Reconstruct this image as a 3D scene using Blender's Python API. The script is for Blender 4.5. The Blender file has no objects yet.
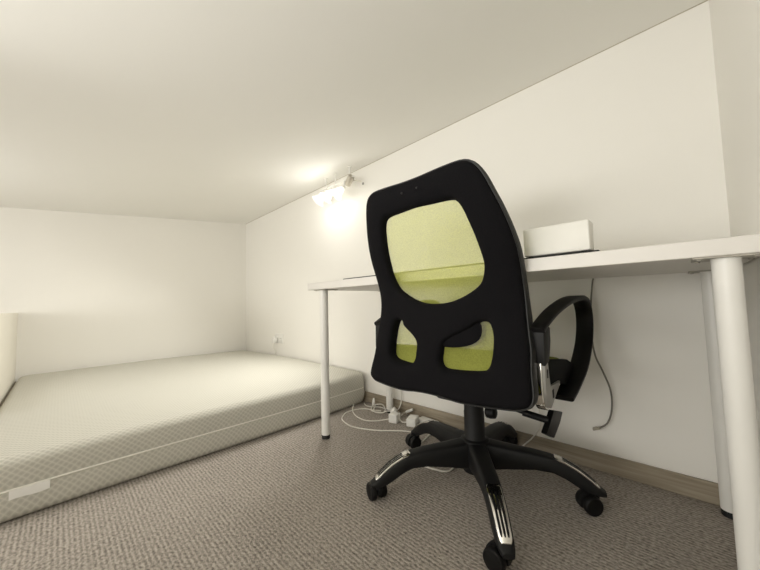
import bpy, bmesh, math, random
from mathutils import Vector, Matrix
from mathutils.geometry import delaunay_2d_cdt

random.seed(7)
scene = bpy.context.scene
COL = scene.collection

# ------------------------------------------------------------------ camera
# world: X = right along the desk wall, Y = towards the desk wall, Z = up (metres)
cam_data = bpy.data.cameras.new('camera')
cam_data.sensor_width = 36.0
cam_data.lens = 306.82 / 760 * 36.0
cam_data.clip_start = 0.01
cam = bpy.data.objects.new('camera', cam_data)
COL.objects.link(cam)
right = Vector((0.72057453, 0.69289119, -0.02596444))
up = Vector((0.05854668, -0.02348784, 0.99800832))
back = Vector((0.69090132, -0.72065951, -0.05749122))
m = Matrix((right, up, back)).transposed().to_4x4()
m.translation = Vector((0, 0, 0.63))
cam.matrix_world = m
scene.camera = cam

# ------------------------------------------------------------------ world, lights, exposure
world = bpy.data.worlds.new('world')
scene.world = world
world.use_nodes = True
world.node_tree.nodes['Background'].inputs[0].default_value = (0.9, 0.93, 1.0, 1)
world.node_tree.nodes['Background'].inputs[1].default_value = 0.0

scene.view_settings.view_transform = 'Standard'
scene.view_settings.look = 'None'
scene.view_settings.gamma = 1.0
scene.view_settings.use_curve_mapping = False
scene.view_settings.exposure = 0.13


def light(name, kind, loc, power, color, size=0.1, aim=None, spot=None, size_y=None):
    d = bpy.data.lights.new(name, kind)
    d.energy = power
    d.color = color
    if kind == 'AREA':
        d.shape = 'RECTANGLE' if size_y else 'DISK'
        d.size = size
        if size_y:
            d.size_y = size_y
    else:
        d.shadow_soft_size = size
    if spot:
        d.spot_size = math.radians(spot)
        d.spot_blend = 0.9
    o = bpy.data.objects.new(name, d)
    COL.objects.link(o)
    o.location = loc
    if aim is not None:
        v = Vector(aim) - Vector(loc)
        o.rotation_euler = v.to_track_quat('-Z', 'Y').to_euler()
    return o


WARM = (1.0, 0.995, 0.965)
# unseen fill lights, added to balance the brightness of the room
light('rear_fill_light', 'AREA', (-1.5, -3.1, 0.6), 33.0, WARM, 2.6, aim=(-1.5, 0, 0.6), size_y=0.8)  # added broad fill from behind the camera, no known window there
light('ceiling_fill_light', 'AREA', (-0.40, -0.62, 0.88), 7.5, WARM, 0.5, aim=(-0.55, -0.2, 1.5))  # invented upward fill that brightens the near ceiling
light('wall_fill_spot', 'SPOT', (-1.5, -0.6, 1.25), 13.0, WARM, 0.12, aim=(-0.02, 1.2, 1.08), spot=80)  # added out-of-view spot washing the right end of the desk wall
light('mattress_fill_spot', 'SPOT', (-2.3, -0.4, 1.25), 9.0, WARM, 0.08, aim=(-2.5, 0.75, 0.1), spot=80)  # made-up spot that lifts the mattress top
light('far_ceiling_fill_light', 'AREA', (-2.4, -0.75, 0.75), 2.0, WARM, 0.4, aim=(-2.5, 0.2, 1.5))  # added weak upward fill for the far ceiling, no fixture behind it


# ------------------------------------------------------------------ helpers
def lin(r, g, b):
    f = lambda c: (c / 255 / 12.92) if c / 255 <= 0.04045 else ((c / 255 + 0.055) / 1.055) ** 2.4
    return (f(r), f(g), f(b), 1.0)


def material(name, color, rough=0.6, metallic=0.0, noise=None, bump=None, spec=0.5, coords='Object'):
    """noise=(scale, amount) colour mottling, bump=(scale, strength)."""
    mt = bpy.data.materials.new(name)
    mt.use_nodes = True
    nt = mt.node_tree
    b = nt.nodes['Principled BSDF']
    b.inputs['Base Color'].default_value = color
    b.inputs['Roughness'].default_value = rough
    b.inputs['Metallic'].default_value = metallic
    b.inputs['Specular IOR Level'].default_value = spec
    tc = nt.nodes.new('ShaderNodeTexCoord')
    if noise:
        n = nt.nodes.new('ShaderNodeTexNoise')
        n.inputs['Scale'].default_value = noise[0]
        n.inputs['Detail'].default_value = 4
        nt.links.new(tc.outputs[coords], n.inputs['Vector'])
        r = nt.nodes.new('ShaderNodeValToRGB')
        k = noise[1]
        r.color_ramp.elements[0].position = 0.3
        r.color_ramp.elements[1].position = 0.7
        r.color_ramp.elements[0].color = tuple(c * (1 - k) for c in color[:3]) + (1,)
        r.color_ramp.elements[1].color = tuple(min(1, c * (1 + k)) for c in color[:3]) + (1,)
        nt.links.new(n.outputs['Fac'], r.inputs['Fac'])
        nt.links.new(r.outputs['Color'], b.inputs['Base Color'])
    if bump:
        n2 = nt.nodes.new('ShaderNodeTexNoise')
        n2.inputs['Scale'].default_value = bump[0]
        n2.inputs['Detail'].default_value = 3
        nt.links.new(tc.outputs[coords], n2.inputs['Vector'])
        bp = nt.nodes.new('ShaderNodeBump')
        bp.inputs['Strength'].default_value = bump[1]
        bp.inputs['Distance'].default_value = 0.002
        nt.links.new(n2.outputs['Fac'], bp.inputs['Height'])
        nt.links.new(bp.outputs['Normal'], b.inputs['Normal'])
    return mt


def carpet_material():
    mt = bpy.data.materials.new('ribbed_carpet')
    mt.use_nodes = True
    nt = mt.node_tree
    L = nt.links
    b = nt.nodes['Principled BSDF']
    b.inputs['Roughness'].default_value = 0.95
    b.inputs['Specular IOR Level'].default_value = 0.1
    tc = nt.nodes.new('ShaderNodeTexCoord')
    # ribs run along X, 10.5 mm apart
    w = nt.nodes.new('ShaderNodeTexWave')
    w.wave_type = 'BANDS'
    w.bands_direction = 'Y'
    w.wave_profile = 'SIN'
    w.inputs['Scale'].default_value = 2 * math.pi / (0.0108 * 20)
    w.inputs['Distortion'].default_value = 3.2
    w.inputs['Detail'].default_value = 2
    w.inputs['Detail Scale'].default_value = 6
    L.new(tc.outputs['Object'], w.inputs['Vector'])
    # loops along each rib
    mp = nt.nodes.new('ShaderNodeMapping')
    mp.inputs['Scale'].default_value = (110, 150, 150)
    L.new(tc.outputs['Object'], mp.inputs['Vector'])
    n = nt.nodes.new('ShaderNodeTexNoise')
    n.inputs['Scale'].default_value = 1.0
    n.inputs['Detail'].default_value = 3
    L.new(mp.outputs['Vector'], n.inputs['Vector'])
    big = nt.nodes.new('ShaderNodeTexNoise')
    big.inputs['Scale'].default_value = 3.0
    L.new(tc.outputs['Object'], big.inputs['Vector'])
    mx = nt.nodes.new('ShaderNodeMath')
    mx.operation = 'MULTIPLY_ADD'
    mx.inputs[1].default_value = 0.24
    L.new(w.outputs['Fac'], mx.inputs[0])
    m2 = nt.nodes.new('ShaderNodeMath')
    m2.operation = 'MULTIPLY'
    m2.inputs[1].default_value = 1.15
    L.new(n.outputs['Fac'], m2.inputs[0])
    L.new(m2.outputs[0], mx.inputs[2])
    m3 = nt.nodes.new('ShaderNodeMath')
    m3.operation = 'MULTIPLY_ADD'
    m3.inputs[1].default_value = 0.12
    L.new(big.outputs['Fac'], m3.inputs[0])
    L.new(mx.outputs[0], m3.inputs[2])
    r = nt.nodes.new('ShaderNodeValToRGB')
    r.color_ramp.elements[0].position = 0.28
    r.color_ramp.elements[0].color = lin(74, 69, 64)
    r.color_ramp.elements[1].position = 0.98
    r.color_ramp.elements[1].color = lin(188, 179, 169)
    L.new(m3.outputs[0], r.inputs['Fac'])
    L.new(r.outputs['Color'], b.inputs['Base Color'])
    bp = nt.nodes.new('ShaderNodeBump')
    bp.inputs['Strength'].default_value = 0.7
    bp.inputs['Distance'].default_value = 0.004
    L.new(mx.outputs[0], bp.inputs['Height'])
    L.new(bp.outputs['Normal'], b.inputs['Normal'])
    return mt


def wood_material(name, c0, c1):
    mt = bpy.data.materials.new(name)
    mt.use_nodes = True
    nt = mt.node_tree
    L = nt.links
    b = nt.nodes['Principled BSDF']
    b.inputs['Roughness'].default_value = 0.5
    tc = nt.nodes.new('ShaderNodeTexCoord')
    mp = nt.nodes.new('ShaderNodeMapping')
    mp.inputs['Scale'].default_value = (2.5, 40, 60)
    L.new(tc.outputs['Object'], mp.inputs['Vector'])
    n = nt.nodes.new('ShaderNodeTexNoise')
    n.inputs['Scale'].default_value = 1.6
    n.inputs['Detail'].default_value = 5
    n.inputs['Distortion'].default_value = 0.6
    L.new(mp.outputs['Vector'], n.inputs['Vector'])
    r = nt.nodes.new('ShaderNodeValToRGB')
    r.color_ramp.elements[0].position = 0.3
    r.color_ramp.elements[0].color = c0
    r.color_ramp.elements[1].position = 0.7
    r.color_ramp.elements[1].color = c1
    L.new(n.outputs['Fac'], r.inputs['Fac'])
    L.new(r.outputs['Color'], b.inputs['Base Color'])
    return mt


def quilt_material():
    """knitted mattress ticking with a small raised diamond pattern"""
    mt = bpy.data.materials.new('diamond_knit_ticking')
    mt.use_nodes = True
    nt = mt.node_tree
    L = nt.links
    b = nt.nodes['Principled BSDF']
    b.inputs['Roughness'].default_value = 0.9
    b.inputs['Specular IOR Level'].default_value = 0.15
    tc = nt.nodes.new('ShaderNodeTexCoord')
    sep = nt.nodes.new('ShaderNodeSeparateXYZ')
    L.new(tc.outputs['Object'], sep.inputs[0])

    def math_node(op, a, bb=None):
        nd = nt.nodes.new('ShaderNodeMath')
        nd.operation = op
        for i, v in enumerate((a, bb)):
            if v is None:
                continue
            if isinstance(v, (int, float)):
                nd.inputs[i].default_value = v
            else:
                L.new(v, nd.inputs[i])
        return nd.outputs[0]
    k = math.pi / 0.021
    # use X - Z so that the pattern wraps over the front edge
    u = math_node('SUBTRACT', sep.outputs['X'], sep.outputs['Z'])
    p = math_node('SINE', math_node('MULTIPLY', math_node('ADD', u, sep.outputs['Y']), k))
    q = math_node('SINE', math_node('MULTIPLY', math_node('SUBTRACT', u, sep.outputs['Y']), k))
    h = math_node('ABSOLUTE', math_node('MULTIPLY', p, q))
    h = math_node('POWER', h, 0.6)
    r = nt.nodes.new('ShaderNodeValToRGB')
    r.color_ramp.elements[0].color = lin(217, 214, 203)
    r.color_ramp.elements[1].color = lin(191, 188, 177)
    L.new(h, r.inputs['Fac'])
    L.new(r.outputs['Color'], b.inputs['Base Color'])
    bp = nt.nodes.new('ShaderNodeBump')
    bp.inputs['Strength'].default_value = 0.22
    bp.inputs['Distance'].default_value = 0.003
    L.new(h, bp.inputs['Height'])
    L.new(bp.outputs['Normal'], b.inputs['Normal'])
    return mt


def mesh_fabric_material():
    """open-weave lime netting: part of it is holes"""
    mt = bpy.data.materials.new('lime_netting')
    mt.use_nodes = True
    nt = mt.node_tree
    L = nt.links
    for n in list(nt.nodes):
        nt.nodes.remove(n)
    out = nt.nodes.new('ShaderNodeOutputMaterial')
    dif = nt.nodes.new('ShaderNodeBsdfDiffuse')
    dif.inputs['Color'].default_value = lin(224, 229, 118)
    trl = nt.nodes.new('ShaderNodeBsdfTranslucent')
    trl.inputs['Color'].default_value = lin(224, 229, 118)
    m1 = nt.nodes.new('ShaderNodeMixShader')
    m1.inputs[0].default_value = 0.5
    L.new(dif.outputs[0], m1.inputs[1])
    L.new(trl.outputs[0], m1.inputs[2])
    tr = nt.nodes.new('ShaderNodeBsdfTransparent')
    tc = nt.nodes.new('ShaderNodeTexCoord')
    mp = nt.nodes.new('ShaderNodeMapping')
    mp.inputs['Rotation'].default_value = (0, math.radians(45), 0)
    mp.inputs['Scale'].default_value = (330, 330, 330)
    L.new(tc.outputs['Object'], mp.inputs['Vector'])
    ck = nt.nodes.new('ShaderNodeTexNoise')
    ck.inputs['Scale'].default_value = 1.0
    ck.inputs['Detail'].default_value = 1
    L.new(mp.outputs['Vector'], ck.inputs['Vector'])
    r = nt.nodes.new('ShaderNodeMapRange')
    r.inputs['From Min'].default_value = 0.2
    r.inputs['From Max'].default_value = 0.7
    r.inputs['To Min'].default_value = 0.44
    r.inputs['To Max'].default_value = 0.62
    L.new(ck.outputs['Fac'], r.inputs['Value'])
    m2 = nt.nodes.new('ShaderNodeMixShader')
    L.new(r.outputs[0], m2.inputs[0])
    L.new(tr.outputs[0], m2.inputs[1])
    L.new(m1.outputs[0], m2.inputs[2])
    L.new(m2.outputs[0], out.inputs[0])
    return mt


def emission_material(name, color, strength):
    mt = bpy.data.materials.new(name)
    mt.use_nodes = True
    b = mt.node_tree.nodes['Principled BSDF']
    b.inputs['Base Color'].default_value = color
    b.inputs['Emission Color'].default_value = color
    b.inputs['Emission Strength'].default_value = strength
    return mt


def frosted_glass_material():
    mt = bpy.data.materials.new('frosted_white_glass')
    mt.use_nodes = True
    nt = mt.node_tree
    for n in list(nt.nodes):
        nt.nodes.remove(n)
    out = nt.nodes.new('ShaderNodeOutputMaterial')
    d = nt.nodes.new('ShaderNodeBsdfDiffuse')
    d.inputs['Color'].default_value = (0.9, 0.9, 0.88, 1)
    t = nt.nodes.new('ShaderNodeBsdfTranslucent')
    t.inputs['Color'].default_value = (0.95, 0.95, 0.92, 1)
    g = nt.nodes.new('ShaderNodeBsdfGlossy')
    g.inputs['Roughness'].default_value = 0.15
    mx = nt.nodes.new('ShaderNodeMixShader')
    mx.inputs[0].default_value = 0.6
    nt.links.new(d.outputs[0], mx.inputs[1])
    nt.links.new(t.outputs[0], mx.inputs[2])
    m2 = nt.nodes.new('ShaderNodeMixShader')
    m2.inputs[0].default_value = 0.08
    nt.links.new(mx.outputs[0], m2.inputs[1])
    nt.links.new(g.outputs[0], m2.inputs[2])
    nt.links.new(m2.outputs[0], out.inputs[0])
    return mt


M = {
    'wall': material('painted_plaster', lin(244, 241, 234), 0.75, noise=(1.2, 0.012), bump=(180, 0.04), spec=0.3),
    'ceiling': material('painted_ceiling', lin(247, 245, 239), 0.8, noise=(1.0, 0.01), bump=(160, 0.04), spec=0.3),
    'panel': material('painted_partition', lin(240, 235, 222), 0.6, noise=(1.5, 0.01)),
    'carpet': carpet_material(),
    'wood': wood_material('grey_brown_laminate', lin(134, 122, 104), lin(172, 160, 140)),
    'quilt': quilt_material(),
    'piping': material('cream_piping', lin(246, 243, 234), 0.8, noise=(60, 0.03)),
    'tag': material('white_tag_cloth', lin(245, 243, 238), 0.8, noise=(60, 0.02)),
    'desk': material('white_laminate', lin(227, 223, 216), 0.45, noise=(4, 0.012)),
    'leg': material('white_enamel', lin(238, 236, 230), 0.35, noise=(12, 0.02)),
    'plate': material('zinc_plate', lin(178, 173, 162), 0.5, 0.2, noise=(90, 0.15)),
    'black': material('black_plastic', lin(13, 12, 12), 0.5, spec=0.25, noise=(40, 0.12), bump=(500, 0.06)),
    'blackmatte': material('black_nylon', lin(20, 20, 20), 0.55, spec=0.3, noise=(60, 0.10), bump=(600, 0.08)),
    'fabric': material('black_mesh_cloth', lin(19, 18, 20), 0.95, noise=(300, 0.2), bump=(900, 0.25), spec=0.12),
    'rim': material('charcoal_plastic', lin(38, 38, 37), 0.5, spec=0.35, noise=(40, 0.08)),
    'deepblack': material('deep_black_plastic', lin(6, 6, 6), 0.7, spec=0.12, noise=(40, 0.12)),
    'chrome': material('polished_chrome', lin(225, 223, 218), 0.12, 1.0, noise=(30, 0.02)),
    'greyplastic': material('grey_plastic', lin(150, 148, 142), 0.4, noise=(30, 0.04)),
    'net': mesh_fabric_material(),
    'lime': material('lime_seat_cloth', lin(138, 140, 76), 0.9, noise=(250, 0.12), bump=(700, 0.2), spec=0.1),
    'rubber': material('black_rubber', lin(14, 14, 14), 0.7, noise=(50, 0.1)),
    'whiteplastic': material('white_plastic', lin(238, 236, 230), 0.4, noise=(20, 0.015)),
    'box': material('pale_grey_plastic', lin(238, 236, 228), 0.5, noise=(20, 0.015)),
    'mat': material('black_mat_cloth', lin(22, 21, 20), 0.8, noise=(150, 0.1)),
    'cable': material('white_cable', lin(232, 228, 218), 0.5, noise=(30, 0.02)),
    'greycable': material('grey_cable', lin(118, 114, 106), 0.55, noise=(30, 0.05)),
    'clear': material('connector_plastic', lin(165, 158, 142), 0.3, noise=(80, 0.08)),
    'steel': material('brushed_steel', lin(196, 190, 178), 0.3, 0.8, noise=(60, 0.05)),
    'bulb': emission_material('lit_bulb', (1.0, 0.97, 0.92, 1), 4.0),
    'frost': frosted_glass_material(),
}


def obj(name, bm, mat, parent=None, smooth=True, angle=None):
    bmesh.ops.recalc_face_normals(bm, faces=bm.faces)
    me = bpy.data.meshes.new(name)
    bm.to_mesh(me)
    bm.free()
    me.materials.append(mat)
    for p in me.polygons:
        p.use_smooth = smooth
    if smooth:
        me.set_sharp_from_angle(angle=math.radians(angle or 40))
    o = bpy.data.objects.new(name, me)
    COL.objects.link(o)
    if parent:
        o.parent = parent
    return o


def thing(name, label, cat, loc=(0, 0, 0), rotz=0.0, group=None):
    o = bpy.data.objects.new(name, None)
    o.empty_display_size = 0.05
    COL.objects.link(o)
    o.location = loc
    o.rotation_euler = (0, 0, rotz)
    return tag(o, label, cat, group)


def tag(o, label, cat, group=None):
    o['label'] = label
    o['category'] = cat
    if group:
        o['group'] = group
    return o


def struct(name, bm, mat, smooth=False):
    o = obj(name, bm, mat, None, smooth)
    o['kind'] = 'structure'
    return o


def add_box(bm, lo, hi, bevel=0.0, seg=2):
    lo, hi = Vector(lo), Vector(hi)
    c = (lo + hi) / 2
    s = hi - lo
    r = bmesh.ops.create_cube(bm, size=1.0, matrix=Matrix.Translation(c) @ Matrix.Diagonal((s.x, s.y, s.z, 1)))
    if bevel:
        es = list({e for v in r['verts'] for e in v.link_edges})
        bmesh.ops.bevel(bm, geom=es, offset=bevel, segments=seg, profile=0.5, affect='EDGES')
    return bm


def box(lo, hi, bevel=0.0, seg=2):
    return add_box(bmesh.new(), lo, hi, bevel, seg)


def catmull(pts, n=8, closed=False):
    pts = [Vector(p) for p in pts]
    out = []
    N = len(pts)
    rng = range(N) if closed else range(N - 1)
    for i in rng:
        if closed:
            p0, p1, p2, p3 = pts[i - 1], pts[i], pts[(i + 1) % N], pts[(i + 2) % N]
        else:
            p1, p2 = pts[i], pts[i + 1]
            p0 = pts[i - 1] if i > 0 else p1 * 2 - p2
            p3 = pts[i + 2] if i + 2 < N else p2 * 2 - p1
        for k in range(n):
            t = k / n
            out.append(0.5 * ((2 * p1) + (p2 - p0) * t + (2 * p0 - 5 * p1 + 4 * p2 - p3) * t * t
                              + (3 * p1 - p0 - 3 * p2 + p3) * t ** 3))
    if not closed:
        out.append(pts[-1])
    return out


def add_loft(bm, rings, caps=True, closed=False):
    vs = [[bm.verts.new(p) for p in r] for r in rings]
    n = len(rings[0])
    rng = range(len(vs)) if closed else range(len(vs) - 1)
    for i in rng:
        a, b = vs[i], vs[(i + 1) % len(vs)]
        for k in range(n):
            bm.faces.new((a[k], a[(k + 1) % n], b[(k + 1) % n], b[k]))
    if caps and not closed:
        bm.faces.new(vs[0][::-1])
        bm.faces.new(vs[-1])
    return bm


def add_tube(bm, pts, r, n=8, closed=False):
    pts = [Vector(p) for p in pts]
    N = len(pts)
    rings = []
    nrm = None
    for i in range(N):
        if closed:
            t = pts[(i + 1) % N] - pts[i - 1]
        else:
            t = pts[min(i + 1, N - 1)] - pts[max(i - 1, 0)]
        t.normalize()
        if nrm is None:
            ref = Vector((0, 0, 1)) if abs(t.z) < 0.9 else Vector((1, 0, 0))
            nrm = t.cross(ref).normalized()
        else:
            nrm = (nrm - t * nrm.dot(t)).normalized()
        bn = t.cross(nrm)
        rr = r(i / max(1, N - 1)) if callable(r) else r
        rings.append([pts[i] + (nrm * math.cos(2 * math.pi * k / n) + bn * math.sin(2 * math.pi * k / n)) * rr
                      for k in range(n)])
    return add_loft(bm, rings, True, closed)


def add_lathe(bm, profile, origin=(0, 0, 0), axis=(0, 0, 1), n=24, caps=True):
    """profile: (radius, height) pairs along the axis"""
    q = Vector((0, 0, 1)).rotation_difference(Vector(axis).normalized())
    o = Vector(origin)
    rings = []
    for r, h in profile:
        rings.append([o + q @ Vector((max(r, 1e-5) * math.cos(2 * math.pi * k / n),
                                      max(r, 1e-5) * math.sin(2 * math.pi * k / n), h)) for k in range(n)])
    return add_loft(bm, rings, caps)


def add_prism(bm, poly, axis, lo, hi, bevel=0.0):
    """extrude a 2D polygon: axis 'x' -> poly is (y,z); axis 'y' -> (x,z); axis 'z' -> (x,y)"""
    def P(p, t):
        return {'x': (t, p[0], p[1]), 'y': (p[0], t, p[1]), 'z': (p[0], p[1], t)}[axis]
    a = [bm.verts.new(P(p, lo)) for p in poly]
    b = [bm.verts.new(P(p, hi)) for p in poly]
    n = len(poly)
    fs = [bm.faces.new(a[::-1]), bm.faces.new(b)]
    for i in range(n):
        fs.append(bm.faces.new((a[i], a[(i + 1) % n], b[(i + 1) % n], b[i])))
    if bevel:
        es = list({e for f in fs for e in f.edges})
        bmesh.ops.bevel(bm, geom=es, offset=bevel, segments=2, profile=0.5, affect='EDGES')
    return bm


def dup(root, loc, rotz=None, label=None):
    r = root.copy()
    COL.objects.link(r)
    r.location = loc
    if rotz is not None:
        r.rotation_euler = (0, 0, rotz)
    if label:
        r['label'] = label
    for ch in list(root.children):
        c = ch.copy()
        COL.objects.link(c)
        c.parent = r
        for g in list(ch.children):
            d = g.copy()
            COL.objects.link(d)
            d.parent = c
    return r


# ------------------------------------------------------------------ the setting
XL, XR = -3.324, 0.13          # left (far) wall, right wall
YB, YF = 1.382, -3.2           # desk wall, front wall (behind the camera)


def ceil_z(x, y):
    base = 1.524 + (x - XL) / (XR - XL) * 0.025
    return base - 0.0985 * (YB - y)


T = 0.08
struct('floor', box((XL - T, YF - T, -0.06), (XR + T, YB + T, 0.0)), M['carpet'])
struct('wall_left', box((XL - T, YF - T, -0.06), (XL, YB + T, 1.62)), M['wall'])
struct('wall_back', box((XL, YB, -0.06), (XR, YB + T, 1.62)), M['wall'])
struct('wall_right', box((XR, YF - T, -0.06), (XR + T, YB + T, 1.62)), M['wall'])
struct('wall_front', box((XL, YF - T, -0.06), (XR, YF, 1.62)), M['wall'])
bm = bmesh.new()
cs = [(XL - T, YF - T), (XR + T, YF - T), (XR + T, YB + T), (XL - T, YB + T)]
lo = [bm.verts.new((x, y, ceil_z(x, y))) for x, y in cs]
hi = [bm.verts.new((x, y, ceil_z(x, y) + 0.06)) for x, y in cs]
bm.faces.new(lo[::-1])
bm.faces.new(hi)
for i in range(4):
    bm.faces.new((lo[i], lo[(i + 1) % 4], hi[(i + 1) % 4], hi[i]))
struct('ceiling', bm, M['ceiling'])
struct('wall_partition', box((XL, -0.244, 0.0), (-2.15, -0.204, 0.625), 0.002, 1), M['panel'])
struct('baseboard_back', box((XL, YB - 0.012, 0.0), (XR, YB, 0.063), 0.002, 1), M['wood'])
struct('baseboard_right', box((XR - 0.012, -0.9, 0.0), (XR, YB - 0.012, 0.063), 0.002, 1), M['wood'])
struct('baseboard_partition', box((XL, -0.204, 0.0), (-2.15, -0.196, 0.15), 0.002, 1), M['wood'])
# thin joint line where wall meets ceiling
bm = bmesh.new()
add_tube(bm, [(XL, YB - 0.001, ceil_z(XL, YB) - 0.001), (XR, YB - 0.001, ceil_z(XR, YB) - 0.001)], 0.0018, 6)
struct('trim_1', bm, material('joint_filler', lin(190, 182, 164), 0.8, noise=(20, 0.05)))

# ------------------------------------------------------------------ mattress
mat_root = thing('mattress', 'cream diamond-knit foam mattress lying on the carpet in the corner', 'mattress',
                 (-2.385, 0.592, 0.0))
HX, HY, HZ = 0.925, 0.783, 0.19     # half length, half width, thickness


def mattress_mesh():
    bm = bmesh.new()
    rings = []
    # superellipse footprint, rounded top and bottom edges
    NU = 160
    prof = [(0.0, 0.0), (0.004, 0.0)]
    prof = []
    r = 0.033
    rb = 0.03
    for k in range(7):
        a = math.pi / 2 * k / 6
        prof.append((rb * (1 - math.sin(a)), rb * (1 - math.cos(a))))
    prof += [(-0.006, 0.065), (-0.001, 0.094), (-0.001, 0.099), (-0.006, 0.12)]
    for k in range(9):
        a = math.pi / 2 * k / 8
        prof.append((r * (1 - math.cos(a)), HZ - r + r * math.sin(a)))

    def foot(inset, z):
        out = []
        hx, hy = HX - inset, HY - inset
        R = max(0.055 - inset * 0.3, 0.02)
        per = []
        for cx, cy, a0 in ((hx - R, hy - R, 0), (-hx + R, hy - R, 90), (-hx + R, -hy + R, 180), (hx - R, -hy + R, 270)):
            for k in range(9):
                a = math.radians(a0 + 90 * k / 8)
                per.append(Vector((cx + R * math.cos(a), cy + R * math.sin(a), z)))
        # resample the straight runs
        for i, p in enumerate(per):
            q = per[(i + 1) % len(per)]
            n = 1 if (q - p).length < 0.1 else 20
            for k in range(n):
                out.append(p.lerp(q, k / n))
        return out
    for ins, z in prof:
        rings.append(foot(ins, z))
    # soft crown of the top
    for ins in (0.08, 0.14, 0.22, 0.34, 0.5, 0.66):
        rings.append(foot(ins, HZ + 0.004 * min(1, ins / 0.3)))
    vs = add_loft(bm, rings)
    # a little slump and wobble
    for v in bm.verts:
        if v.co.z > 0.02:
            v.co.z *= 1 - 0.10 * max(0.0, v.co.y / HY) * max(0.0, -v.co.x / HX)
        v.co.x += 0.012 * math.sin(v.co.y * 3.1 + 0.4) * (1 if v.co.x > 0.5 else 0)
    return bm


obj('cover', mattress_mesh(), M['quilt'], mat_root, True, 60)
bm = bmesh.new()
R = 0.055
path = []
for cx, cy, a0 in ((HX - R, HY - R, 0), (-HX + R, HY - R, 90), (-HX + R, -HY + R, 180), (HX - R, -HY + R, 270)):
    for k in range(9):
        a = math.radians(a0 + 90 * k / 8)
        path.append(Vector((cx + (R + 0.002) * math.cos(a), cy + (R + 0.002) * math.sin(a), 0.097)))
full = []
for i, p in enumerate(path):
    q = path[(i + 1) % len(path)]
    n = 1 if (q - p).length < 0.1 else 20
    for k in range(n):
        full.append(p.lerp(q, k / n))
for v in full:
    v.x += 0.012 * math.sin(v.y * 3.1 + 0.4) * (1 if v.x > 0.5 else 0)
    v.z *= 1 - 0.10 * max(0.0, v.y / HY) * max(0.0, -v.x / HX)
add_tube(bm, full, 0.003, 6, closed=True)
obj('piping', bm, M['piping'], mat_root)
# sewn-in label on the front seam
bm = bmesh.new()
rings = []
for k in range(8):
    y = -0.685 + 0.084 * k / 7
    x = HX + 0.004 + 0.012 * math.sin(y * 3.1 + 0.4)
    z1, z0 = 0.095 - 0.0 * k, 0.070 + 0.0015 * math.sin(k)
    rings.append([(x, y, z1), (x + 0.0022, y, z1), (x + 0.004, y, z0), (x + 0.002, y, z0)])
add_loft(bm, rings)
obj('care_tag', bm, M['tag'], mat_root)['label'] = 'small white sewn-in tag'

# ------------------------------------------------------------------ desk
DX0, DX1, DY0, DY1 = -1.300, 0.122, 0.840, 1.372
desk = thing('desk', 'long white laminate desk with four round white legs against the wall', 'desk', (0, 0, 0))
obj('tabletop', box((DX0, DY0, 0.700), (DX1, DY1, 0.7335), 0.0015, 1), M['desk'], desk)


def desk_leg(x, y):
    bm = bmesh.new()
    add_lathe(bm, [(0.0195, 0.018), (0.02, 0.022), (0.02, 0.690), (0.0205, 0.697)], (x, y, 0), n=28)
    o = obj('leg', bm, M['leg'], desk)
    bm = bmesh.new()
    add_lathe(bm, [(0.017, 0.0), (0.019, 0.002), (0.019, 0.016), (0.0175, 0.018)], (x, y, 0), n=24)
    obj('foot_cap', bm, M['rubber'], o)
    bm = bmesh.new()
    add_box(bm, (x - 0.045, y - 0.027, 0.6965), (x + 0.045, y + 0.052, 0.6999), 0.001, 1)
    for sx, sy in ((-1, 0), (1, 0), (-1, 1), (1, 1)):
        add_lathe(bm, [(0.004, 0.6945), (0.004, 0.697)], (x + sx * 0.036, y - 0.018 + sy * 0.06, 0), n=10)
    obj('mounting_plate', bm, M['plate'], o)


for x, y in ((-1.225, 0.883), (0.073, 0.868), (-1.222, 1.330), (0.078, 1.330)):
    desk_leg(x, y)

# mat on the desk, box on the mat
mat = obj('desk_mat', box((-1.045, 0.856, 0.7336), (-0.120, 1.18, 0.7390), 0.0012, 1), M['mat'])
tag(mat, 'thin black mat lying along the front of the white desk top', 'desk mat')
bx = thing('plastic_box', 'pale grey rectangular plastic box standing on the desk right of the chair', 'box',
           (-0.212, 0.889, 0.7390))
obj('body', box((-0.075, -0.026, 0.003), (0.075, 0.026, 0.077), 0.004, 3), M['box'], bx)
for sx in (-0.06, 0.06):
    for sy in (-0.016, 0.016):
        bm = bmesh.new()
        add_lathe(bm, [(0.006, 0.0), (0.006, 0.004)], (sx, sy, 0), n=12)
        obj('rubber_foot', bm, M['rubber'], bx)

# ------------------------------------------------------------------ office chair
CX, CY = -0.523, 0.996
chair = thing('office_chair', 'black swivel office chair with lime mesh back, facing the white desk', 'chair',
              (CX, CY, 0))


def interp(z, tab):
    if z <= tab[0][0]:
        return tab[0][1]
    for (a, va), (b, vb) in zip(tab, tab[1:]):
        if z <= b:
            t = (z - a) / (b - a)
            return va + (vb - va) * t
    return tab[-1][1]


B0 = [(0.33, 0.715), (0.36, 0.725), (0.43, 0.748), (0.54, 0.777), (0.63, 0.792), (0.71, 0.770), (0.82, 0.723),
      (0.90, 0.697), (1.0, 0.670)]
B0S = []
for i in range(68):                   # smoothed profile of the back
    z = 0.33 + 0.01 * i
    B0S.append((z, sum(interp(z + 0.01 * k, B0) for k in range(-4, 5)) / 9))


def S(x, z):
    return interp(z, B0S) + 0.010 + 0.03 * ((x + 0.009) / 0.25) ** 2 - CY


def depth(z, x=0.3):                  # how far in front of the shell the netting sits
    d = interp(z, [(0.36, 0.026), (0.44, 0.030), (0.57, 0.030), (0.64, 0.020), (0.9, 0.016), (1.0, 0.016)])
    k = 0.5 + 0.5 * min(1.0, abs(x + 0.009) / 0.12)
    return d * k


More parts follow.
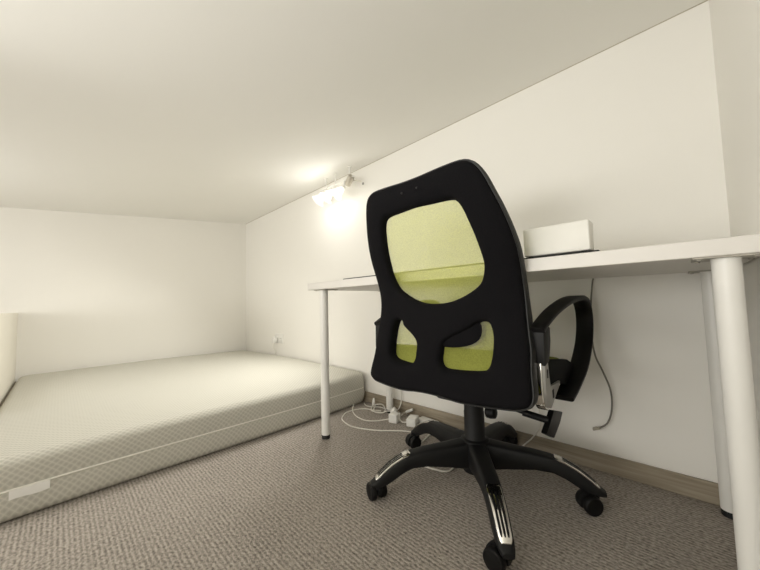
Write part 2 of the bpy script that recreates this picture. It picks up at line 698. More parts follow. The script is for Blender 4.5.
half = [(0.0, 0.368), (0.05, 0.366), (0.1, 0.361), (0.15, 0.361), (0.2, 0.362), (0.256, 0.366), (0.281, 0.386),
        (0.275, 0.45), (0.274, 0.50), (0.269, 0.545), (0.264, 0.60), (0.260, 0.64), (0.257, 0.68), (0.255, 0.73),
        (0.252, 0.77), (0.245, 0.815), (0.234, 0.86), (0.221, 0.90), (0.208, 0.937), (0.195, 0.962), (0.178, 0.979),
        (0.155, 0.985), (0.12, 0.984), (0.08, 0.981), (0.04, 0.978), (0.0, 0.977)]
BX = -0.009
half = [(x * interp(z, [(0.58, 0.957), (0.76, 1.0)]), z) for x, z in half]
outer = half + [(-x, z) for x, z in half[-2:0:-1]]
h1 = [(0.0, 0.622), (0.05, 0.626), (0.09, 0.639), (0.122, 0.655), (0.147, 0.673), (0.160, 0.695), (0.168, 0.725),
      (0.167, 0.755), (0.161, 0.80), (0.151, 0.845), (0.141, 0.878), (0.129, 0.895), (0.110, 0.902), (0.05, 0.903),
      (0.0, 0.904)]
hole1 = h1 + [(-x, z) for x, z in h1[-2:0:-1]]
hole_r = [(0.165, 0.569), (0.174, 0.553), (0.179, 0.527), (0.179, 0.488), (0.174, 0.457), (0.161, 0.443),
          (0.135, 0.437), (0.086, 0.435), (0.044, 0.438), (0.031, 0.455), (0.030, 0.475), (0.033, 0.502),
          (0.052, 0.522), (0.108, 0.550), (0.130, 0.566), (0.147, 0.571)]
hole_l = [(-x - (0.026 if x < 0.06 else 0.013 if x < 0.12 else 0.0), z) for x, z in hole_r]


def resample(poly, step, smooth=True):
    p = catmull([(x, z, 0) for x, z in poly], 10, closed=True)
    out = []
    acc = 0.0
    total = sum((p[(i + 1) % len(p)] - p[i]).length for i in range(len(p)))
    n = int(total / step)
    step = total / n
    i, pos = 0, 0.0
    d = 0.0
    for k in range(n):
        target = k * step
        while d + (p[(i + 1) % len(p)] - p[i]).length < target:
            d += (p[(i + 1) % len(p)] - p[i]).length
            i += 1
        seg = (p[(i + 1) % len(p)] - p[i])
        t = (target - d) / seg.length if seg.length else 0
        q = p[i] + seg * t
        out.append((q.x, q.y))
    return out


def inside(pt, poly):
    x, y = pt
    c = False
    j = len(poly) - 1
    for i in range(len(poly)):
        xi, yi = poly[i]
        xj, yj = poly[j]
        if (yi > y) != (yj > y) and x < (xj - xi) * (y - yi) / (yj - yi) + xi:
            c = not c
        j = i
    return c


def dist_loop(pt, loops):
    best = 9
    for lp in loops:
        for i in range(len(lp)):
            ax, ay = lp[i]
            bx_, by_ = lp[(i + 1) % len(lp)]
            dx, dy = bx_ - ax, by_ - ay
            t = max(0, min(1, ((pt[0] - ax) * dx + (pt[1] - ay) * dy) / (dx * dx + dy * dy + 1e-12)))
            d = math.hypot(pt[0] - ax - dx * t, pt[1] - ay - dy * t)
            best = min(best, d)
    return best


def triangulated(loops, spacing, ring_steps=()):
    """2D Delaunay mesh of loops[0] minus the other loops"""
    coords, edges = [], []
    for lp in loops:
        s = len(coords)
        coords += lp
        edges += [(s + i, s + (i + 1) % len(lp)) for i in range(len(lp))]
    nb = len(coords)
    xs = [p[0] for p in loops[0]]
    zs = [p[1] for p in loops[0]]
    pts = []
    for step in ring_steps:           # concentric rows of points along every edge
        for li, lp in enumerate(loops):
            n = len(lp)
            for i in range(n):
                t = Vector((lp[(i + 1) % n][0] - lp[i - 1][0], lp[(i + 1) % n][1] - lp[i - 1][1])).normalized()
                for sgn in (1, -1):
                    q = (lp[i][0] - t.y * step * sgn, lp[i][1] + t.x * step * sgn)
                    if inside(q, loops[0]) and not any(inside(q, h) for h in loops[1:]):
                        if abs(dist_loop(q, loops) - step) < step * 0.12:
                            pts.append(q)
    lim = (max(ring_steps) if ring_steps else 0) + spacing * 0.6
    z = min(zs)
    row = 0
    while z < max(zs):
        x = min(xs) + (spacing / 2 if row % 2 else 0)
        while x < max(xs):
            q = (x, z)
            if inside(q, loops[0]) and not any(inside(q, h) for h in loops[1:]) and dist_loop(q, loops) > lim:
                pts.append(q)
            x += spacing
        z += spacing * 0.87
        row += 1
    allp = [Vector(p) for p in coords + pts]
    v, e, f, ov, oe, of = delaunay_2d_cdt(allp, edges, [], 0, 1e-6)
    faces = []
    for tri in f:
        c = (sum(v[i].x for i in tri) / len(tri), sum(v[i].y for i in tri) / len(tri))
        if inside(c, loops[0]) and not any(inside(c, h) for h in loops[1:]):
            faces.append(tri)
    used = sorted({i for t in faces for i in t})
    mp = {k: i for i, k in enumerate(used)}
    V = [(v[i].x, v[i].y) for i in used]
    return V, [tuple(mp[i] for i in t) for t in faces]


LO = [(x + BX + interp(z, [(0.45, 0.004), (0.6, 0.0)]), z) for x, z in resample(outer, 0.011)]
L1 = [(x + BX, z) for x, z in resample(hole1, 0.010)]
LR = [(x + BX, z) for x, z in resample(hole_r, 0.008)]
LL = [(x + BX, z) for x, z in resample(hole_l, 0.008)]
loops = [LO, L1, LR, LL]
V2, F2 = triangulated(loops, 0.016, (0.004, 0.010))

bm = bmesh.new()
rear, front = [], []
for x, z in V2:
    d = dist_loop((x, z), loops)
    k = min(1.0, d / 0.014)
    bulge = 0.011 * math.sqrt(max(0.0, 1 - (1 - k) ** 2))
    # the cushion between the windows swells a little
    bulge += 0.006 * min(1.0, d / 0.05)
    s = S(x, z)
    rear.append(bm.verts.new((x, s - bulge, z)))
    front.append(bm.verts.new((x, s + depth(z, x), z)))
cnt = {}
for t in F2:
    bm.faces.new([rear[i] for i in t])
    bm.faces.new([front[i] for i in reversed(t)])
    for i in range(3):
        e = (t[i], t[(i + 1) % 3])
        cnt[tuple(sorted(e))] = cnt.get(tuple(sorted(e)), []) + [e]
for k, es in cnt.items():
    if len(es) == 1:
        a, b = es[0]
        bm.faces.new((rear[b], rear[a], front[a], front[b]))
backrest = obj('backrest', bm, M['fabric'], chair, True, 60)

# charcoal rim round the shell
bm = bmesh.new()
rim = []
n = len(LO)
rings = []
for i in range(n):
    x, z = LO[i]
    t = Vector((LO[(i + 1) % n][0] - LO[i - 1][0], LO[(i + 1) % n][1] - LO[i - 1][1])).normalized()
    nx, nz = t.y, -t.x
    y0 = S(x, z)
    dd = depth(z)
    ring = []
    for k in range(10):
        a = 2 * math.pi * k / 10
        o_, w_ = 0.0045 * math.cos(a), (dd * 0.5 + 0.004) * math.sin(a)
        ring.append((x + nx * (0.002 + o_), y0 + dd * 0.5 + 0.003 + w_, z + nz * (0.002 + o_)))
    rings.append(ring)
add_loft(bm, rings, closed=True)
obj('rim', bm, M['rim'], backrest, True, 60)['label'] = 'charcoal plastic rim'

# netting stretched over the sitter's side
VN, FN = triangulated([LO], 0.02)
bm = bmesh.new()
vv = [bm.verts.new((BX + (x - BX) * 0.985, S(x, z) + depth(z, x) + 0.0015, 0.675 + (z - 0.675) * 0.99)) for x, z in VN]
for t in FN:
    bm.faces.new([vv[i] for i in t])
obj('netting', bm, M['net'], backrest, True, 60)['label'] = 'lime see-through netting'

# lumbar pad between shell and netting
bm = bmesh.new()
bmesh.ops.create_uvsphere(bm, u_segments=32, v_segments=16, radius=1.0)
for v in bm.verts:
    p = v.co
    sx = math.copysign(abs(p.x) ** 0.8, p.x) * 0.112
    sz = math.copysign(abs(p.z) ** 0.8, p.z) * 0.050
    z = 0.545 + sz
    v.co = Vector((sx + 0.024, S(sx, z) + 0.010 + p.y * 0.009, z))
obj('lumbar_pad', bm, M['fabric'], backrest, True, 60)
# two screw heads at the top of the back
for sx in (-0.030, 0.024):
    bm = bmesh.new()
    y = S(sx, 0.945) - 0.0175
    add_lathe(bm, [(0.0028, -0.002), (0.0028, 0.002), (0.0012, 0.003)], (sx, y, 0.945), (0, -1, 0), n=12)
    obj('screw', bm, M['rim'], backrest)

# seat
bm = bmesh.new()


def rrect(hx, hy, r, n=8):
    out = []
    for cx, cy, a0 in ((hx - r, hy - r, 0), (-hx + r, hy - r, 90), (-hx + r, -hy + r, 180), (hx - r, -hy + r, 270)):
        for k in range(n):
            a = math.radians(a0 + 90 * k / (n - 1))
            out.append((cx + r * math.cos(a), cy + r * math.sin(a)))
    return out


def seat_ring(ins, z):
    out = []
    for x, y in rrect(0.245 - ins, 0.215 - ins, 0.09 - ins * 0.4):
        dip = -0.028 * max(0.0, (y - 0.10) / 0.11) ** 2
        out.append((x, y + 0.045, z + dip))
    return out


add_loft(bm, [seat_ring(0.03, 0.377), seat_ring(0.008, 0.381), seat_ring(0.0, 0.395), seat_ring(0.0, 0.411),
              seat_ring(0.006, 0.423), seat_ring(0.022, 0.431), seat_ring(0.06, 0.435), seat_ring(0.13, 0.431),
              seat_ring(0.2, 0.429)])
obj('seat', bm, M['lime'], chair, True, 60)
bm = bmesh.new()


def pan_ring(ins, z):
    return [(x, y + 0.045, z) for x, y in rrect(0.235 - ins, 0.205 - ins, 0.085)]


add_loft(bm, [pan_ring(0.05, 0.353), pan_ring(0.012, 0.359), pan_ring(0.0, 0.373), pan_ring(0.002, 0.383)])
obj('seat_pan', bm, M['black'], chair, True, 50)

# tilt mechanism, lever and knob
bm = bmesh.new()
add_box(bm, (-0.075, -0.12, 0.305), (0.075, 0.12, 0.352), 0.012)
add_box(bm, (-0.11, -0.05, 0.335), (0.11, 0.05, 0.356), 0.006)
obj('tilt_mechanism', bm, M['black'], chair)
bm = bmesh.new()
add_prism(bm, [(-0.215, 0.385), (-0.10, 0.315), (-0.10, 0.348), (-0.205, 0.425)], 'x', -0.05, 0.05, 0.006)
obj('back_bracket', bm, M['black'], chair)
bm = bmesh.new()
add_tube(bm, catmull([(0.06, -0.09, 0.335), (0.12, -0.09, 0.326), (0.19, -0.078, 0.309), (0.255, -0.067, 0.298)], 6), 0.0055, 10)
add_tube(bm, [(0.192, -0.078, 0.3085), (0.255, -0.067, 0.298)], 0.0095, 12)
lever = obj('lever', bm, M['black'], chair)
bm = bmesh.new()
add_prism(bm, [(-0.042, 0.320), (0.050, 0.291), (0.016, 0.268), (-0.047, 0.246), (-0.118, 0.280), (-0.066, 0.298)], 'x',
          0.248, 0.262, 0.003)
obj('paddle', bm, M['black'], lever)
bm = bmesh.new()
add_tube(bm, [(0.06, -0.075, 0.325), (0.10, -0.085, 0.295)], 0.010, 10)
add_lathe(bm, [(0.010, -0.016), (0.017, -0.012), (0.0185, 0.0), (0.017, 0.012), (0.010, 0.016)], (0.104, -0.092, 0.293), (1, 0, 0.1), n=20)
obj('tension_knob', bm, M['black'], chair)

# gas lift
bm = bmesh.new()
add_lathe(bm, [(0.030, 0.085), (0.038, 0.15), (0.0385, 0.162), (0.034, 0.168), (0.0335, 0.25), (0.0325, 0.252),
               (0.032, 0.306), (0.028, 0.31)], n=28)
obj('gas_lift', bm, M['blackmatte'], chair)

# five-star base: the hub is the part, its arms are sub-parts
bm = bmesh.new()
add_lathe(bm, [(0.030, 0.050), (0.044, 0.056), (0.050, 0.085), (0.052, 0.135), (0.047, 0.158), (0.040, 0.163)], n=32)
hub = obj('base_hub', bm, M['blackmatte'], chair)


def arm_top(r):
    return interp(r, [(0.02, 0.158), (0.10, 0.152), (0.18, 0.147), (0.23, 0.141), (0.265, 0.130), (0.30, 0.112),
                      (0.33, 0.090), (0.352, 0.070), (0.365, 0.062)])


def arm_bot(r):
    return interp(r, [(0.02, 0.070), (0.10, 0.085), (0.18, 0.098), (0.23, 0.098), (0.265, 0.085), (0.30, 0.064),
                      (0.325, 0.053), (0.365, 0.051)])


def arm_w(r):
    return interp(r, [(0.02, 0.031), (0.10, 0.027), (0.2, 0.0245), (0.3, 0.0215), (0.35, 0.019), (0.365, 0.013)])


for k in range(5):
    an = math.radians(304.5 - 72 * k)
    d = Vector((-math.cos(an), math.sin(an), 0))
    q = Vector((-d.y, d.x, 0))
    bm = bmesh.new()
    rings = []
    N = 30
    for i in range(N + 1):
        r = 0.02 + 0.345 * i / N
        zt, zb, w = arm_top(r), arm_bot(r), arm_w(r)
        c = min(0.007, (zt - zb) * 0.35)
        ring = []
        for a, z in ((-w * 0.88, zb), (w * 0.88, zb), (w, zb + c), (w, zt - c), (w - c * 0.6, zt - c * 0.25),
                     (w * 0.5, zt), (-w * 0.5, zt), (-w + c * 0.6, zt - c * 0.25), (-w, zt - c), (-w, zb + c)):
            ring.append(d * r + q * a + Vector((0, 0, z)))
        rings.append(ring)
    add_loft(bm, rings)
    arm = obj('base_arm', bm, M['blackmatte'], chair, True, 50)
    # chrome inlay with three dark slots
    R0, R1 = 0.236, 0.350
    bm = bmesh.new()
    rings = []
    N = 24
    for i in range(N + 1):
        r = R0 + (R1 - R0) * i / N
        w = arm_w(r) * 0.80 * [0.72, 0.93, 1.0][min(2, i, N - i)]
        z = arm_top(r)
        rings.append([d * r + q * a + Vector((0, 0, z + h)) for a, h in
                      ((-w, -0.006), (w, -0.006), (w, 0.0012), (w * 0.9, 0.0026), (-w * 0.9, 0.0026), (-w, 0.0012))])
    add_loft(bm, rings)
    trim = obj('chrome_inlay', bm, M['chrome'], arm, True, 40)
    trim['label'] = 'chrome inlay with black slots'
    for s_ in (-0.0090, 0.0, 0.0090):
        bm = bmesh.new()
        rings = []
        for i in range(17):
            r = R0 + 0.022 + (R1 - R0 - 0.030) * i / 16
            z = arm_top(r)
            k_ = arm_w(r) / 0.0215
            w = (0.0031 if 0 < i < 16 else 0.0016) * k_
            rings.append([d * r + q * (s_ * k_ + a) + Vector((0, 0, z + h)) for a, h in
                          ((-w, 0.0), (w, 0.0), (w, 0.0031), (-w, 0.0031))])
        add_loft(bm, rings)
        obj('inlay_slot', bm, M['black'], arm, True, 30)
    # twin-wheel caster
    sw = math.radians([160, 176, -135, 150, 250][k])
    cd = Vector((math.cos(sw), math.sin(sw), 0))           # rolling direction
    ca = Vector((-cd.y, cd.x, 0))                          # wheel axle
    base = d * 0.338 + cd * 0.020
    bm = bmesh.new()
    for sgn in (-1, 1):
        add_lathe(bm, [(0.012, -0.010), (0.023, -0.010), (0.0262, -0.007), (0.0268, 0.0), (0.0262, 0.007), (0.023, 0.0105),
                       (0.010, 0.012)], base + ca * (0.0165 * sgn) + Vector((0, 0, 0.027)), ca * sgn, n=28)
    c = obj('caster', bm, M['black'], chair)
    bm = bmesh.new()
    # hood between and over the wheels
    rings = []
    for i in range(13):
        a = math.radians(-10 + 200 * i / 12)
        pr = []
        for rr, tt in ((0.0215, -0.0055), (0.0215, 0.0055), (0.0290, 0.0055), (0.0290, -0.0055)):
            pr.append(base + Vector((0, 0, 0.027)) + cd * (-math.cos(a) * rr) + Vector((0, 0, math.sin(a) * rr)) + ca * tt)
        rings.append(pr)
    add_loft(bm, rings)
    add_lathe(bm, [(0.011, 0.040), (0.011, 0.062)], d * 0.338, n=14)
    obj('caster_hood', bm, M['blackmatte'], c)

# armrests
ARM = [(0.832, 0.549, 0.268), (0.87, 0.566, 0.269), (0.95, 0.592, 0.272), (1.05, 0.615, 0.278), (1.14, 0.626, 0.281),
       (1.21, 0.628, 0.287), (1.26, 0.612, 0.287), (1.285, 0.577, 0.287), (1.286, 0.535, 0.287), (1.265, 0.490, 0.287),
       (1.225, 0.450, 0.287), (1.15, 0.405, 0.287), (1.06, 0.365, 0.281), (0.995, 0.346, 0.278)]
for sg, side in ((1, 'right'), (-1, 'left')):
    of = 0.0 if sg > 0 else 0.024

    def X(a, b):
        a, b = a + of, b + of
        return (min(sg * a, sg * b), max(sg * a, sg * b))
    pts = catmull([(b - CY, z, s) for b, z, s in ARM], 6)
    bm = bmesh.new()
    rings = []
    N = len(pts)
    for i, p in enumerate(pts):
        t = pts[min(i + 1, N - 1)] - pts[max(i - 1, 0)]
        t = Vector((t.x, t.y)).normalized()
        nx, nz = -t.y, t.x
        f = i / (N - 1)
        hw = 0.0175 + 0.008 * min(1, f * 2.2)
        th = 0.008 if f < 0.5 else 0.007
        ring = []
        for a, h in ((-1, -0.5), (-0.8, -1), (0.8, -1), (1, -0.5), (1, 0.5), (0.8, 1), (-0.8, 1), (-1, 0.5)):
            ring.append((sg * (p.z + of + a * hw), p.x + nx * h * th, p.y + nz * h * th))
        rings.append(ring)
    add_loft(bm, rings)
    armrest = obj('armrest', bm, M['black'], chair, True, 50)
    # upright post under the rear end of the pad
    bm = bmesh.new()
    add_prism(bm, [(-0.162, 0.548), (-0.108, 0.556), (-0.108, 0.520), (-0.128, 0.470), (-0.164, 0.462)], 'x',
              *X(0.252, 0.283), 0.003)
    obj('post', bm, M['blackmatte'], armrest)
    # curved side bracket: grey plate with a chrome rear edge and dark slots
    bm = bmesh.new()
    pl = [(-0.161, 0.466), (-0.134, 0.474), (-0.134, 0.43), (-0.126, 0.404), (-0.031, 0.402), (-0.051, 0.385),
          (-0.126, 0.350), (-0.150, 0.360), (-0.161, 0.390)]
    add_prism(bm, pl, 'x', *X(0.254, 0.281), 0.003)
    br = obj('side_bracket', bm, M['greyplastic'], armrest)
    br['label'] = 'grey plastic side bracket'
    bm = bmesh.new()
    rings = []
    edge = catmull([(-0.161, 0.468, 0), (-0.164, 0.425, 0), (-0.162, 0.390, 0), (-0.150, 0.359, 0), (-0.124, 0.347, 0)], 5)
    for i, p in enumerate(edge):
        t = edge[min(i + 1, len(edge) - 1)] - edge[max(i - 1, 0)]
        t.normalize()
        nx, nz = t.y, -t.x
        ring = []
        for a, h in ((0.2520, -0.004), (0.274, -0.004), (0.274, 0.002), (0.272, 0.004), (0.2545, 0.004), (0.2520, 0.002)):
            ring.append((sg * (a + of), p.x + nx * h, p.y + nz * h))
        rings.append(ring)
    add_loft(bm, rings)
    obj('chrome_edge', bm, M['chrome'], armrest)['label'] = 'chrome edge strip'
    for (y0, z0, y1, z1) in ((-0.149, 0.430, -0.141, 0.452), (-0.112, 0.372, -0.100, 0.394)):
        x0, x1 = X(0.277, 0.282)
        obj('bracket_slot', box((x0, y0, z0), (x1, y1, z1), 0.001, 1), M['black'], armrest)
    # black block joining the bracket and the lower end of the loop
    bm = bmesh.new()
    add_prism(bm, [(-0.140, 0.474), (0.085, 0.442), (0.16, 0.415), (0.06, 0.370), (-0.026, 0.392), (-0.132, 0.402)], 'x',
              *X(0.256, 0.275), 0.004)
    obj('arm_block', bm, M['deepblack'], armrest)
    # strut under the seat carrying the bracket
    bm = bmesh.new()
    x0, x1 = X(0.09, 0.256)
    add_box(bm, (x0, -0.13, 0.354), (x1, -0.08, 0.366), 0.003)
    obj('strut', bm, M['black'], armrest)

# ------------------------------------------------------------------ ceiling spotlight bar
tl = thing('spotlight_bar', 'white three-headed spotlight bar on the wall just under the ceiling, switched on', 'lamp',
           (-1.625, 1.30, 1.435))
bm = bmesh.new()
add_tube(bm, [(-0.20, 0, 0.02), (0.17, 0, 0.02)], 0.006, 10)
obj('bar', bm, M['whiteplastic'], tl)
for sx in (-0.13, -0.02, 0.13):
    bm = bmesh.new()
    zc = ceil_z(-1.625 + sx, 1.30) - 1.435
    add_tube(bm, [(sx, 0, 0.02), (sx, 0, zc)], 0.004, 8)
    add_lathe(bm, [(0.014, zc - 0.006), (0.014, zc - 0.0005)], (sx, 0, 0), n=16)
    obj('stem', bm, M['whiteplastic'], tl)
bm = bmesh.new()
add_lathe(bm, [(0.020, -0.035), (0.022, -0.03), (0.022, 0.03), (0.020, 0.035)], (0.125, 0.0, 0.003), (1, -0.25, 0.55), n=20)
add_tube(bm, [(0.10, 0, 0.018), (0.205, 0.03, -0.018)], 0.003, 8)
obj('transformer', bm, M['steel'], tl)['label'] = 'steel transformer housing'
LD = Vector((-0.30, -0.58, -0.75)).normalized()
for i, (sx, sz, dirv) in enumerate(((-0.135, 0.0, LD), (-0.045, 0.0, LD), (0.075, -0.012, Vector((-0.30, -0.62, -0.72)).normalized()))):
    o0 = Vector((sx, -0.012, sz - 0.022))
    bm = bmesh.new()
    outer_p = [(0.013, 0.0), (0.018, 0.014), (0.026, 0.034), (0.038, 0.058), (0.049, 0.074)]
    inner_p = [(r_ - 0.002, h_) for r_, h_ in outer_p[::-1]]
    add_lathe(bm, outer_p + inner_p, o0, dirv, n=28, caps=False)
    sh = obj('shade', bm, M['frost'], tl, True, 60)
    bm = bmesh.new()
    add_tube(bm, [(sx, 0, 0.02), o0 - dirv * 0.006], 0.006, 8)
    add_lathe(bm, [(0.011, -0.012), (0.014, -0.008), (0.014, 0.004)], o0, dirv, n=16)
    obj('swivel', bm, M['whiteplastic'], tl)
    bm = bmesh.new()
    add_lathe(bm, [(0.004, 0.010), (0.012, 0.016), (0.019, 0.028), (0.021, 0.040), (0.017, 0.050), (0.006, 0.055)], o0, dirv, n=20)
    obj('bulb', bm, M['bulb'], tl, True, 60)
    pw = Vector((-1.625, 1.30, 1.435)) + o0 + dirv * 0.085
    light('spot_bulb_light', 'SPOT', pw, 18.0, (1.0, 0.985, 0.93), 0.02, aim=pw + dirv, spot=105)
    light('spot_glow_light', 'POINT', pw + dirv * 0.06, 0.4, (1.0, 0.99, 0.95), 0.025)

# wall anchor beside the lamp
bm = bmesh.new()
add_lathe(bm, [(0.008, 0.0), (0.008, 0.004), (0.004, 0.007)], (-1.455, YB - 0.0002, 1.425), (0, -1, 0), n=14)
tag(obj('wall_plug', bm, M['greyplastic']), 'tiny grey wall plug right of the spotlight bar', 'wall plug')

# ------------------------------------------------------------------ socket and charger on the wall
so = thing('wall_socket', 'white double wall socket above the mattress near the corner', 'socket', (-2.60, YB, 0.333))
obj('plate', box((-0.068, -0.009, -0.043), (0.068, 0.0, 0.043), 0.004, 2), M['whiteplastic'], so)
for sx in (-0.033, 0.033):
    bm = bmesh.new()
    add_lathe(bm, [(0.021, 0.0), (0.021, 0.0025), (0.0185, 0.003), (0.018, 0.0012), (0.0, 0.0012)], (sx, -0.009, 0.0), (0, -1, 0), n=24)
    ins = obj('socket_insert', bm, M['whiteplastic'], so)
    bm = bmesh.new()
    for hx in (-0.009, 0.009):
        add_lathe(bm, [(0.0028, 0.0), (0.0028, 0.0006)], (sx + hx, -0.0103, 0.0), (0, -1, 0), n=10)
    obj('socket_hole', bm, M['rubber'], ins)
pg = thing('wall_charger', 'white plug-in charger with cord hanging down, in the wall socket', 'charger', (-2.633, YB - 0.0135, 0.325))
obj('body', box((-0.019, -0.034, -0.030), (0.019, 0.0, 0.022), 0.005, 3), M['whiteplastic'], pg)
bm = bmesh.new()
add_tube(bm, catmull([(-0.004, -0.02, -0.029), (-0.012, -0.018, -0.07), (-0.022, 0.000, -0.11), (-0.026, 0.002, -0.15), (-0.026, 0.0, -0.2)], 5), 0.0028, 8)
obj('cord', bm, M['cable'], pg)

# ------------------------------------------------------------------ grey network cable behind the desk
nc = thing('network_cable', 'grey network cable hanging behind the desk, plug dangling near the skirting', 'cable', (-0.2, 1.357, 0.15))
bm = bmesh.new()
pts = [(-0.205, 0.0, 0.705), (-0.217, 1.357, 0.68), (-0.226, 1.357, 0.60), (-0.229, 1.352, 0.50), (-0.222, 1.350, 0.42), (-0.203, 1.352, 0.365),
       (-0.184, 1.354, 0.30), (-0.184, 1.355, 0.235), (-0.198, 1.356, 0.185), (-0.222, 1.357, 0.160)]
pts[0] = (-0.213, 1.357, 0.6985)
add_tube(bm, [Vector(p) - Vector((-0.2, 1.357, 0.15)) for p in catmull(pts, 6)], 0.0028, 8)
obj('cord', bm, M['greycable'], nc)
bm = bmesh.new()
add_box(bm, (-0.011, -0.006, -0.004), (0.013, 0.006, 0.004), 0.001, 1)
add_box(bm, (-0.009, -0.002, 0.004), (0.004, 0.002, 0.0065))
bmesh.ops.transform(bm, matrix=Matrix.Translation((-0.034, 0, 0.004)) @ Matrix.Rotation(math.radians(-25), 4, 'Y'), verts=bm.verts)
obj('connector', bm, M['clear'], nc)

# ------------------------------------------------------------------ chargers and cables on the floor


def cable(name, label, pts, r=0.003, cat='cable', mat_=None):
    o = Vector(pts[len(pts) // 2])
    bm = bmesh.new()
    add_tube(bm, [p - o for p in catmull(pts, 8)], r, 8)
    c = obj(name, bm, mat_ or M['cable'])
    c.location = o
    return tag(c, label, cat)


def rot_box(hx, hy, hz, rot, bevel=0.004):
    bm = bmesh.new()
    add_box(bm, (-hx, -hy, -hz), (hx, hy, hz), bevel, 3)
    bmesh.ops.transform(bm, matrix=rot, verts=bm.verts)
    return bm


RZ = lambda d: Matrix.Rotation(math.radians(d), 4, 'Z')
RX = lambda d: Matrix.Rotation(math.radians(d), 4, 'X')
RY = lambda d: Matrix.Rotation(math.radians(d), 4, 'Y')

ch1 = thing('cube_charger', 'white cube charger on the carpet, nearest to the round desk leg', 'charger', (-1.106, 1.238, 0))
obj('body', rot_box(0.024, 0.023, 0.022, Matrix.Translation((0, 0, 0.0221)) @ RZ(12)), M['whiteplastic'], ch1)
ch2 = thing('tilted_charger', 'white charger lying tilted on the carpet right behind the cube charger', 'charger', (-1.158, 1.292, 0))
obj('body', rot_box(0.016, 0.022, 0.014, Matrix.Translation((0, 0, 0.0285)) @ RZ(40) @ RY(-38)), M['whiteplastic'], ch2)
ch3 = thing('flat_adapter', 'white power adapter on the carpet beside the chair caster', 'charger', (-1.01, 1.270, 0))
obj('body', rot_box(0.024, 0.036, 0.019, Matrix.Translation((0, 0, 0.0196)) @ RZ(22)), M['whiteplastic'], ch3)
bm = rot_box(0.0035, 0.010, 0.0035, Matrix.Translation((-0.018, 0.048, 0.022)) @ RZ(22), 0.001)
obj('plug', bm, M['steel'], ch3)
ch4 = thing('usb_plug', 'small white plug end leaning by the skirting right of the adapters', 'plug', (-1.095, 1.352, 0))
obj('housing', rot_box(0.0085, 0.022, 0.006, Matrix.Translation((0.008, -0.012, 0.034)) @ RZ(-70) @ RX(24), 0.003), M['whiteplastic'], ch4)
bm = rot_box(0.005, 0.010, 0.003, Matrix.Translation((-0.020, -0.022, 0.020)) @ RZ(-70) @ RX(24), 0.0008)
obj('metal_tip', bm, M['steel'], ch4)
bm = bmesh.new()
add_tube(bm, [(-0.026, -0.024, 0.016), (-0.034, -0.030, 0.004)], 0.003, 8)
obj('cord_end', bm, M['cable'], ch4)
st = thing('cable_clip', 'small upright white plug standing by the skirting near the mattress end', 'plug', (-1.368, 1.340, 0))
bm = bmesh.new()
add_lathe(bm, [(0.009, 0.0), (0.0095, 0.004), (0.0085, 0.034), (0.006, 0.040), (0.0045, 0.050)], (0, 0, 0.0), (0.12, 0, 1), n=16)
obj('housing', bm, M['whiteplastic'], st)
# flat brick lying along the skirting
ps = thing('power_brick', 'white flat power brick on the carpet behind the flat adapter, by the skirting', 'charger', (-0.955, 1.328, 0), math.radians(-4))
obj('body', rot_box(0.055, 0.024, 0.011, Matrix.Translation((0, 0, 0.0112)), 0.005), M['whiteplastic'], ps)
bm = bmesh.new()
add_lathe(bm, [(0.0055, 0.0), (0.005, 0.012), (0.0035, 0.018)], (0.054, 0, 0.0112), (1, 0, 0), n=12)
obj('cord_sleeve', bm, M['cable'], ps)

Zc = 0.0035
cable('charging_cable', 'white cable in a wide loop on the carpet, outermost loop before the desk legs',
      [(-0.92, 1.205, Zc), (-1.00, 1.168, Zc), (-1.083, 1.103, Zc), (-1.152, 1.067, Zc), (-1.226, 1.046, Zc), (-1.295, 1.056, Zc),
       (-1.352, 1.082, Zc), (-1.400, 1.151, Zc), (-1.398, 1.225, Zc), (-1.365, 1.270, Zc), (-1.310, 1.285, Zc), (-1.265, 1.300, 0.006)])
cable('charging_cable', 'white cable in a tighter loop inside the wide loop, ending at the cube charger',
      [(-1.445, 1.250, 0.02), (-1.402, 1.202, Zc), (-1.320, 1.157, Zc), (-1.243, 1.145, Zc), (-1.196, 1.166, Zc), (-1.170, 1.200, Zc),
       (-1.136, 1.232, 0.010)])
cable('charging_cable', 'white cable running from under the mattress end to the bundle by the desk leg',
      [(-1.445, 1.335, Zc), (-1.415, 1.318, Zc), (-1.385, 1.312, Zc), (-1.345, 1.318, 0.007), (-1.30, 1.335, 0.009), (-1.265, 1.345, Zc)])
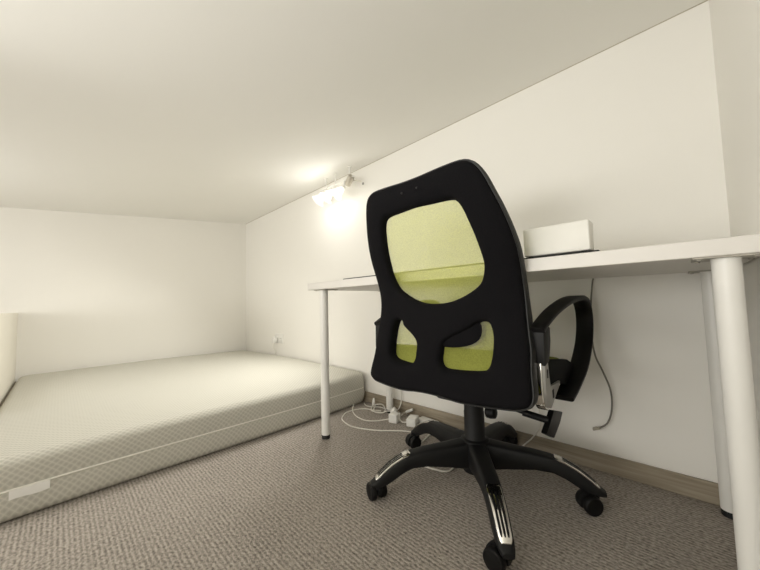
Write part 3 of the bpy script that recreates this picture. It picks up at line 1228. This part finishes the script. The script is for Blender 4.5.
bund = [(-1.345, 1.335, 0.010), (-1.285, 1.262, 0.008), (-1.225, 1.272, 0.012), (-1.232, 1.30, 0.022), (-1.30, 1.345, 0.024),
        (-1.352, 1.325, 0.012), (-1.288, 1.248, 0.016), (-1.215, 1.256, 0.018), (-1.190, 1.262, 0.030), (-1.165, 1.275, 0.034)]
cable('coiled_cable', 'white cable bunched in a small coil at the foot of the rear desk leg', bund, 0.003)
cable('white_cable', 'white cord dropping down the wall right behind the rear desk leg',
      [(-1.180, 1.366, 0.690), (-1.178, 1.366, 0.5), (-1.172, 1.366, 0.3), (-1.166, 1.366, 0.16), (-1.163, 1.364, 0.07), (-1.17, 1.352, 0.03), (-1.19, 1.345, 0.006)],
      0.003)
cable('white_cable', 'white cord lying on the carpet under the chair base, curled in a short hook',
      [(-0.855, 1.030, Zc), (-0.80, 1.000, Zc), (-0.743, 0.977, Zc), (-0.695, 0.981, Zc), (-0.650, 0.995, Zc), (-0.637, 1.023, Zc), (-0.650, 1.067, Zc),
       (-0.687, 1.118, Zc)])
cable('white_cable', 'short white cord seen between two arms of the chair base',
      [(-0.853, 1.131, Zc), (-0.865, 1.195, Zc), (-0.879, 1.250, Zc), (-0.94, 1.285, Zc)])
cable('white_cable', 'white cord lying along the skirting from the flat brick to the right',
      [(-0.879, 1.324, 0.0112), (-0.82, 1.338, 0.006), (-0.72, 1.350, Zc), (-0.62, 1.357, Zc), (-0.57, 1.360, Zc), (-0.525, 1.361, Zc)])
cable('white_cable', 'white cord hanging at the wall behind the chair lever, down to the skirting',
      [(-0.505, 1.361, 0.004), (-0.49, 1.361, 0.022), (-0.455, 1.363, 0.062), (-0.425, 1.365, 0.115), (-0.430, 1.366, 0.20), (-0.445, 1.366, 0.32), (-0.455, 1.366, 0.45), (-0.46, 1.366, 0.699)], 0.0028)
cable('white_cable', 'white cord from the cube charger across to the flat adapter',
      [(-1.080, 1.243, 0.02), (-1.070, 1.256, Zc), (-1.055, 1.262, Zc), (-1.036, 1.262, 0.010)], 0.0028)
